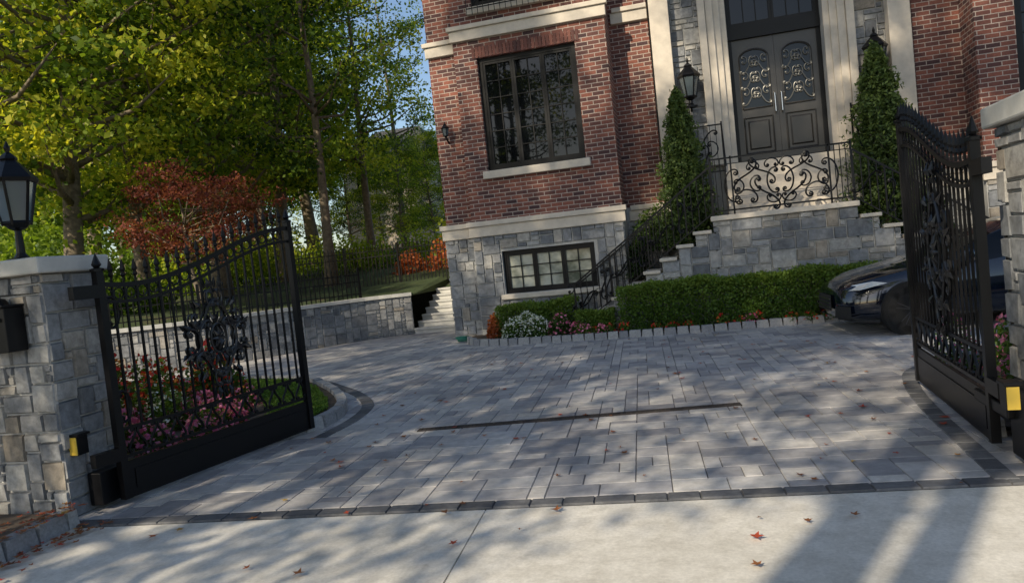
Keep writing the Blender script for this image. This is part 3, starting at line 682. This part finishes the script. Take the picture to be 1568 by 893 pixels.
for (xa,xb) in ((4.72,5.36),(7.56,8.35)):
    y=.62; z0=2.72
    for z in (z0,z0+.85): ir.tube([(xa,y,z),(xb,y,z)],.018,(0,1,0),4)
    for x in (xa,xb): ir.tube([(x,y,1.9),(x,y,z0+.9)],.022,(0,1,0),4)
    for k in range(2): put(ir,SS,(0,y,0),(1,0,0),(0,0,1),(xa+xb)/2,z0+.24+.36*k,.46,R(60),.013,flip=bool(k)); put(ir,CT,(0,y,0),(1,0,0),(0,0,1),(xa+xb)/2+(.14 if k else -.14),z0+.42,.28,R(90 if k else -90),.012)
    n=6
    for i in range(1,n): ir.tube([(xa+(xb-xa)*i/n,y,z0),(xa+(xb-xa)*i/n,y,z0+.85)],.007,(0,1,0),4)
    ir.tube([(xb if xa<5 else xa,y,z0+.85),(xb if xa<5 else xa,-.1,lz+.95)],.018,(1,0,0),4)
ir.build('porch_railings',[M['iron']],H)
for x in (4.86,mir(4.86)): lantern('wall_lantern',x,.82,3.98,1.25,.12,True)
lantern('wall_lantern',.15,.33,3.98,.5,.1,True)
# ---------------------------------------------------------------- planting by the house
def conifer(name,x,y,z,h,r):
    n=19000; t=rng.random(n)**.8; rad=r*(1-t)**.66*(.82+.18*np.sin(t*40+rng.random(n)*2))+.02
    th=rng.random(n)*2*math.pi; q=rng.uniform(.5,1.12,n); lump=1+.22*np.sin(th*5+t*19)+.16*np.sin(th*9-t*31)
    C=np.column_stack([x+np.cos(th)*rad*q*lump,y+np.sin(th)*rad*q*lump,z+t*h+rng.normal(size=n)*.04])
    tr_=MB(); tr_.tube([(x,y,z-1.2),(x,y,z+h*.8)],[.06,.01],(0,1,0),6,1)
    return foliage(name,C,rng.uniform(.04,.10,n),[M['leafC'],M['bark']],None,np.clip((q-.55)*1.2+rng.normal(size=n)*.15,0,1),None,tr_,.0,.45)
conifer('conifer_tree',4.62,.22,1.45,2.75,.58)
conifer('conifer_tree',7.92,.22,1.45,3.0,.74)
def dark_bush(nm,parts,leaf='leafD',ls=.07,d=1500): return shrub(nm,parts,leaf,ls,d)
dark_bush('climbing_shrub',[((4.0,.55,1.5),(.5,.3,.8)),((4.6,.6,1.5),(.45,.3,.9)),((3.5,.5,1.0),(.4,.3,.6))])
dark_bush('climbing_shrub',[((7.9,.3,1.6),(.5,.3,.8)),((8.5,.4,1.3),(.5,.3,.9))])
def hedge(name,x0,x1,y0,y1,z1,n):
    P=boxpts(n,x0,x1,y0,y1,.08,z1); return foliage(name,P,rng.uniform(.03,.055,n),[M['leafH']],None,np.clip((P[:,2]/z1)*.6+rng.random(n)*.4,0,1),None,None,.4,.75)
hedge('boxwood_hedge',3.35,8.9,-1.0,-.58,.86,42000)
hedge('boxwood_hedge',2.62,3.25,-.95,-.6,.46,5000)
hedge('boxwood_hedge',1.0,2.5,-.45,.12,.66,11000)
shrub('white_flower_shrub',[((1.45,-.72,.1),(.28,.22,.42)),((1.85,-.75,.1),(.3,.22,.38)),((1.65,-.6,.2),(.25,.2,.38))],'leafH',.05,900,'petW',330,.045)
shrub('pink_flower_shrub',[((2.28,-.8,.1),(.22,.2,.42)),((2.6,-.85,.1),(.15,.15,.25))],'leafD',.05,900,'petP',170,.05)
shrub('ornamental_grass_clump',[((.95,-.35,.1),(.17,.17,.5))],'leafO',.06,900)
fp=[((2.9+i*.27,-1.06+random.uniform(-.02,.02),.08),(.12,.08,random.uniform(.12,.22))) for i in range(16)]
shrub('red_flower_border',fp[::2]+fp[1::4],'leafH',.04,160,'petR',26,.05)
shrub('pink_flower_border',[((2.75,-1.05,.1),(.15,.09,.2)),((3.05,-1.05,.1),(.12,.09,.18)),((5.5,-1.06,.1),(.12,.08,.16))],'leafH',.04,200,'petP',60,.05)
hs=MB(); pts=[]
for i in range(120):
    t=i/120*2*math.pi*5; r_=.13+.02*math.sin(i*.3); pts.append((.20+r_*math.cos(t),-.05+r_*math.sin(t),.03+i*.0007))
hs.tube(pts,.014,(0,0,1),5); hs.build('garden_hose',[M['hose']])
def many(n,x0,x1,y0,y1,z,r0,r1,h0,h1,test=None):
    out=[]
    while len(out)<n:
        x,y=random.uniform(x0,x1),random.uniform(y0,y1)
        if test and not test(x,y): continue
        r_=random.uniform(r0,r1); out.append(((x,y,z),(r_,r_,random.uniform(h0,h1))))
    return out
shrub('pink_flower_bed_plants',many(34,-2.2,.3,-8.4,-5.8,.08,.16,.28,.2,.36,lambda x,y:x<.0-(y+8.4)*.02),'leafH',.05,420,'petP',190,.055)
shrub('pink_flower_bed_plants',many(12,-2.6,-.5,-5.9,-4.8,.08,.16,.26,.2,.32,lambda x,y:x<-.1-(y+6.4)*.9),'leafH',.05,420,'petP',140,.05)
shrub('white_flower_bed_plants',many(8,-2.2,-.8,-7.6,-6.6,.1,.18,.3,.4,.6),'leafH',.05,420,'petW',60,.045)
shrub('red_flower_bed_plants',many(14,-2.8,-.9,-6.9,-5.4,.1,.2,.3,.6,.95),'leafH',.06,450,'petR',110,.065)
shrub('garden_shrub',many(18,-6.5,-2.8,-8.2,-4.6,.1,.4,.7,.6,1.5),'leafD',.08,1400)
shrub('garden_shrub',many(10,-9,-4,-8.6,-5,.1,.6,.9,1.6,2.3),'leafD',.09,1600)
shrub('pink_flower_bed_plants',many(10,7.1,8.2,-7.8,-5.8,.08,.2,.3,.4,.7),'leafH',.05,420,'petP',90,.05)
shrub('garden_shrub',many(8,8.2,12,-8,-5.6,.1,.4,.6,.5,1.0),'leafD',.08,1200)
shrub('orange_shrub',[((-2.6,7.2,1.2),(.7,.5,1.3)),((-1.5,7.5,1.2),(.7,.5,1.4)),((-3.8,7.4,1.2),(.6,.5,1.0))],'leafO',.10,1200)
shrub('hillside_shrub',many(34,-14,-.5,8.3,13,1.2,.8,1.4,1.4,3.0),'leafA',.13,1300)
shrub('hillside_shrub',many(16,-16,-5.5,-.8,4.5,.8,.6,1.0,.8,1.9,lambda x,y:y>.6-(x+4)*-.25 or x<-9),'leafA',.11,1200)
shrub('hillside_shrub',many(26,-34,-12,5,16,1.2,1.4,2.4,2.4,5.0),'leafA',.2,1300)
# ---------------------------------------------------------------- trees
mt=tree_mesh('tree_mesh_a',15,2.6,4.2,68,260,.19,3,.26)
mu=tree_mesh('tree_mesh_b',17,3.5,3.6,64,260,.19,11,.24)
mv=tree_mesh('tree_mesh_c',13,2.0,3.4,56,260,.18,23,.2)
ms=tree_mesh('tree_mesh_sparse',16,4.5,3.2,34,240,.17,31,.2)
ml=tree_mesh('tree_mesh_lifted',18,8.0,3.8,34,300,.18,77,.22,'leafA',.7)
mh=tree_mesh('tree_mesh_tall',24,13.0,4.4,31,340,.22,57,.3,'leafA',.66)
mr=tree_mesh('maple_mesh',3.4,1.3,1.8,42,260,.09,41,.09,'leafR',.38)
inst(mr,'japanese_maple_tree',-6.4,1.2,1.25,.88,.4)
def kx(k,y): return 4.96+k*(y+13.84)
for me,k,y,s_,r_ in [(mu,-.61,9,1.0,0),(ms,-.535,6,.8,1),(ms,-.465,11,.8,2),(mt,-.73,6,1.0,3),(mv,-.86,3.5,1.0,1.3),(mt,-1.02,1,1.0,2.2),(mu,-1.2,-1.5,1.0,.7),(mv,-.66,13,1.1,4),(mt,-.82,12,1.1,5),(mu,-.95,9,1.1,.2),(mv,-.42,17,.42,1),(mv,-.37,20,.45,3),(ms,-.415,24,.95,1.1),(mu,-.56,15,1.15,2.5)]:
    inst(me,'deciduous_tree',kx(k,y),y,.9+max(0,y)*.05,s_,r_)
wd=empty('distant_woodland')
for i in range(15):
    y=random.uniform(20,46); k=-.60-i/15*.72
    inst(random.choice([mt,mu,mv]),'woodland_tree',kx(k,y),y,2.5,random.uniform(1.0,1.4),random.random()*6,wd)
for k,y,s_ in [(-.42,42,.6),(-.36,44,.7),(-.48,44,.6),(-.40,27,.42),(-.35,24,.42),(-.45,26,.42),(-.50,25,.5),(-.54,28,.62)]: inst(mv,'woodland_tree',kx(k,y),y,2.3,s_,k*9,wd)
nh=empty('neighbour_house'); q=MB(); q.box(-20,-13.5,36,42,2,9.3,0); q.mesh([(-20.4,35.6,9.3),(-13.1,35.6,9.3),(-13.1,42.4,9.3),(-20.4,42.4,9.3),(-18.5,39,11.8),(-15,39,11.8)],[(0,1,5,4),(1,2,5),(2,3,4,5),(3,0,4)],1)
for x in (-19,-17,-15): q.box(x,x+1,35.96,36.0,7.2,8.7,2)
q.build('house_body',[M['beige'],M['roof'],M['glass']],nh)
# unseen trees behind the camera, added and shaped to cast dappled shade
for i,(me,x,y,s_,r_) in enumerate([(mh,-9.8,-20.5,1.0,0),(mh,-4.4,-21.5,1.0,1.4),(mh,1.0,-20.5,1.0,2.9),(mh,6.2,-22,1.0,4.0),(ml,-6.9,-19.6,1.0,4),(ml,-2.8,-18.8,1.0,.4),(ml,1.4,-20.0,1.0,2.2),(ms,-7.0,-15.8,.9,5.0),(ms,-2.9,-17.6,.9,1.0)]):
    inst(me,'shade_tree',x,y,0,s_,r_)
# ---------------------------------------------------------------- car
car=empty('parked_car'); cb=MB()
ST=[(0,.50,.30,.50,.60,.42),(.10,.72,.20,.58,.71,.58),(.42,.86,.17,.68,.82,.66),(.9,.90,.17,.76,.90,.72),(1.35,.91,.17,.84,.99,.76),(2.0,.92,.17,.90,1.30,.62),(2.5,.92,.17,.92,1.42,.58),(3.2,.92,.17,.94,1.40,.58),(3.9,.90,.2,.97,1.20,.60),(4.3,.86,.25,.98,1.06,.66),(4.6,.75,.35,.90,.97,.6)]
sec=[]
for (x,w,lo,be,to,wt) in ST:
    h_=[(0,lo),(w*.9,lo),(w,lo+.14),(w*1.01,(lo+be)/2+.05),(w*.97,be),(wt,to),(wt*.5,to+.03)]
    sec.append([(x,-a,z) for a,z in h_]+[(x,0,to+.04)]+[(x,a,z) for a,z in h_[:0:-1]])
n=len(sec[0]); vs=[p for s_ in sec for p in s_]; 
cb.v=vs
for i in range(len(sec)-1):
    for k in range(n):
        k2=(k+1)%n; cb.f.append((i*n+k,(i+1)*n+k,(i+1)*n+k2,i*n+k2)); cb.r.append(.5)
        side_=k in (4,9); top_=k in (5,6,7,8)
        cb.m.append(1 if (side_ and 4<=i<=7) or (top_ and i in(4,7)) else 0)
cb.f.append(tuple(range(n))); cb.m.append(0); cb.r.append(.5); cb.f.append(tuple(range((len(sec)-1)*n,len(sec)*n))[::-1]); cb.m.append(0); cb.r.append(.5)
bo=cb.build('body',[M['paint'],M['glass']],car,smooth=True); ss_=bo.modifiers.new('s','SUBSURF'); ss_.levels=2; ss_.render_levels=2
wh=MB()
for x in (.86,3.62):
    for sg in (-1,1):
        y=sg*.80
        prof=[(-.11,.20),(-.11,.31),(-.09,.335),(.09,.335),(.11,.31),(.11,.22),(.07,.20)]
        if sg<0: prof=[(-a,b_) for a,b_ in prof]
        wh.lathe((x,y+sg*.03,.335),[(a_*1.0,r_*1.13) for a_,r_ in ((-.115,.33),(.105,.33))],32,0,'y')
        wh.lathe((x,y+sg*.035,.335),prof,32,1,'y')
        yf=y+sg*.13
        for k in range(5):
            t=2*math.pi*k/5+.3
            for dt in (-.16,.16): wh.tube([(x,yf-sg*.01,.335),(x+.215*math.cos(t+dt),yf,.335+.215*math.sin(t+dt))],[.03,.018],(0,1,0),5,2)
        wh.lathe((x,yf-sg*.005,.335),[(-.01,.05),(.01,.05)],14,2,'y')
        wh.tube([(x+.215*math.cos(t),yf+0*t,.335+.215*math.sin(t)) for t in np.linspace(0,2*math.pi,29)],.016,(0,1,0),5,2)
wh.build('wheels',[plain('arch_black',(.006,.006,.006),.9),M['rubber'],plain('alloy',(.10,.10,.105),.3,.9)],car)
hl=MB()
for sg in (-1,1):
    hl.mesh([(.08,sg*.54,.62),(.25,sg*.82,.635),(.58,sg*.905,.71),(.42,sg*.83,.74),(.13,sg*.56,.68)],[(0,1,2,3,4) if sg>0 else (4,3,2,1,0)],0)
    hl.mesh([(.0,sg*.45,.25),(.13,sg*.78,.25),(.13,sg*.79,.42),(.0,sg*.52,.42)],[(0,1,2,3) if sg>0 else (3,2,1,0)],1)
    hl.lathe((1.55,sg*1.0,.98),[(-.06,.05),(-.03,.09),(.03,.09),(.06,.05)],10,2,'y')
    hl.tube([(.05,sg*.45,.24),(.2,sg*.8,.22),(.45,sg*.92,.21)],.02,(0,0,1),5,1)
hl.mesh([(-.025,-.38,.34),(-.025,.38,.34),(-.005,.34,.56),(-.005,-.34,.56)],[(0,1,2,3)],1)
for z in (.39,.45,.51): hl.tube([(-.035,-.37,z),(-.035,.37,z)],.008,(1,0,0),4,3)
hl.build('lights_and_grille',[M['lamp'],M['rubber'],M['paint'],M['chrome']],car)
car.location=(6.52,-2.15,.0); car.rotation_euler=(0,0,R(5))
# ---------------------------------------------------------------- fallen leaves
fl=MB()
def star(x,y,z,s_):
    a0=random.random()*6.28; tx,ty=random.uniform(-.3,.3),random.uniform(-.3,.3); pts=[]
    for k in range(10):
        r_=s_*(1 if k%2==0 else .42)*random.uniform(.8,1.1); t=a0+k*math.pi/5; dx,dy=r_*math.cos(t),r_*math.sin(t); pts.append((x+dx,y+dy,z+.006+abs(dx*tx+dy*ty)+random.uniform(0,.006)))
    fl.face(pts,0)
for i in range(240):
    u,v=random.uniform(-.3,7),random.uniform(-3.4,8); p=dp(u,v)
    if p.x<.9 and v>0: continue
    star(p.x,p.y,.010,random.uniform(.018,.05))
for i in range(420):
    y=random.uniform(-12,-9.5); x=.42+random.gauss(.08,.12); star(x,y,.012 if x>.5 else .13,random.uniform(.02,.045))
for i in range(700): star(random.uniform(-5,.3),random.uniform(-12,-9.5),.085,random.uniform(.02,.045))
fl.build('fallen_leaves',[M['dryleaf']])
# ---------------------------------------------------------------- light, world, camera
SC.view_settings.view_transform='Standard'; SC.view_settings.look='None'; SC.view_settings.exposure=0
EL=R(33); dx,dy=.40,.917
w=bpy.data.worlds.new('World'); SC.world=w; w.use_nodes=True; nt=w.node_tree; bg=nt.nodes['Background']
sk=nt.nodes.new('ShaderNodeTexSky'); sk.sky_type='NISHITA'; sk.sun_disc=False; sk.sun_elevation=EL; sk.sun_rotation=math.atan2(-dx,-dy)
sk.ozone_density=1.6; sk.dust_density=1.0
nt.links.new(sk.outputs[0],bg.inputs[0]); bg.inputs[1].default_value=.15
sl=bpy.data.lights.new('sun','SUN'); sl.energy=5; sl.angle=R(.53); sl.color=(1,.88,.68); so_=bpy.data.objects.new('sun',sl); SC.collection.objects.link(so_)
so_.rotation_euler=V((dx*math.cos(EL),dy*math.cos(EL),-math.sin(EL))).to_track_quat('-Z','Y').to_euler()
cam=bpy.data.cameras.new('camera'); co_=bpy.data.objects.new('camera',cam); SC.collection.objects.link(co_)
cam.sensor_width=36; cam.lens=1150/1568*36; cam.clip_end=1000; cam.clip_start=.05
co_.matrix_world=Matrix.Translation((4.96,-13.84,1.6))@Matrix.Rotation(R(15),4,'Z')@Matrix.Rotation(R(90-2.8),4,'X')@Matrix.Rotation(R(-6),4,'Z')
SC.camera=co_
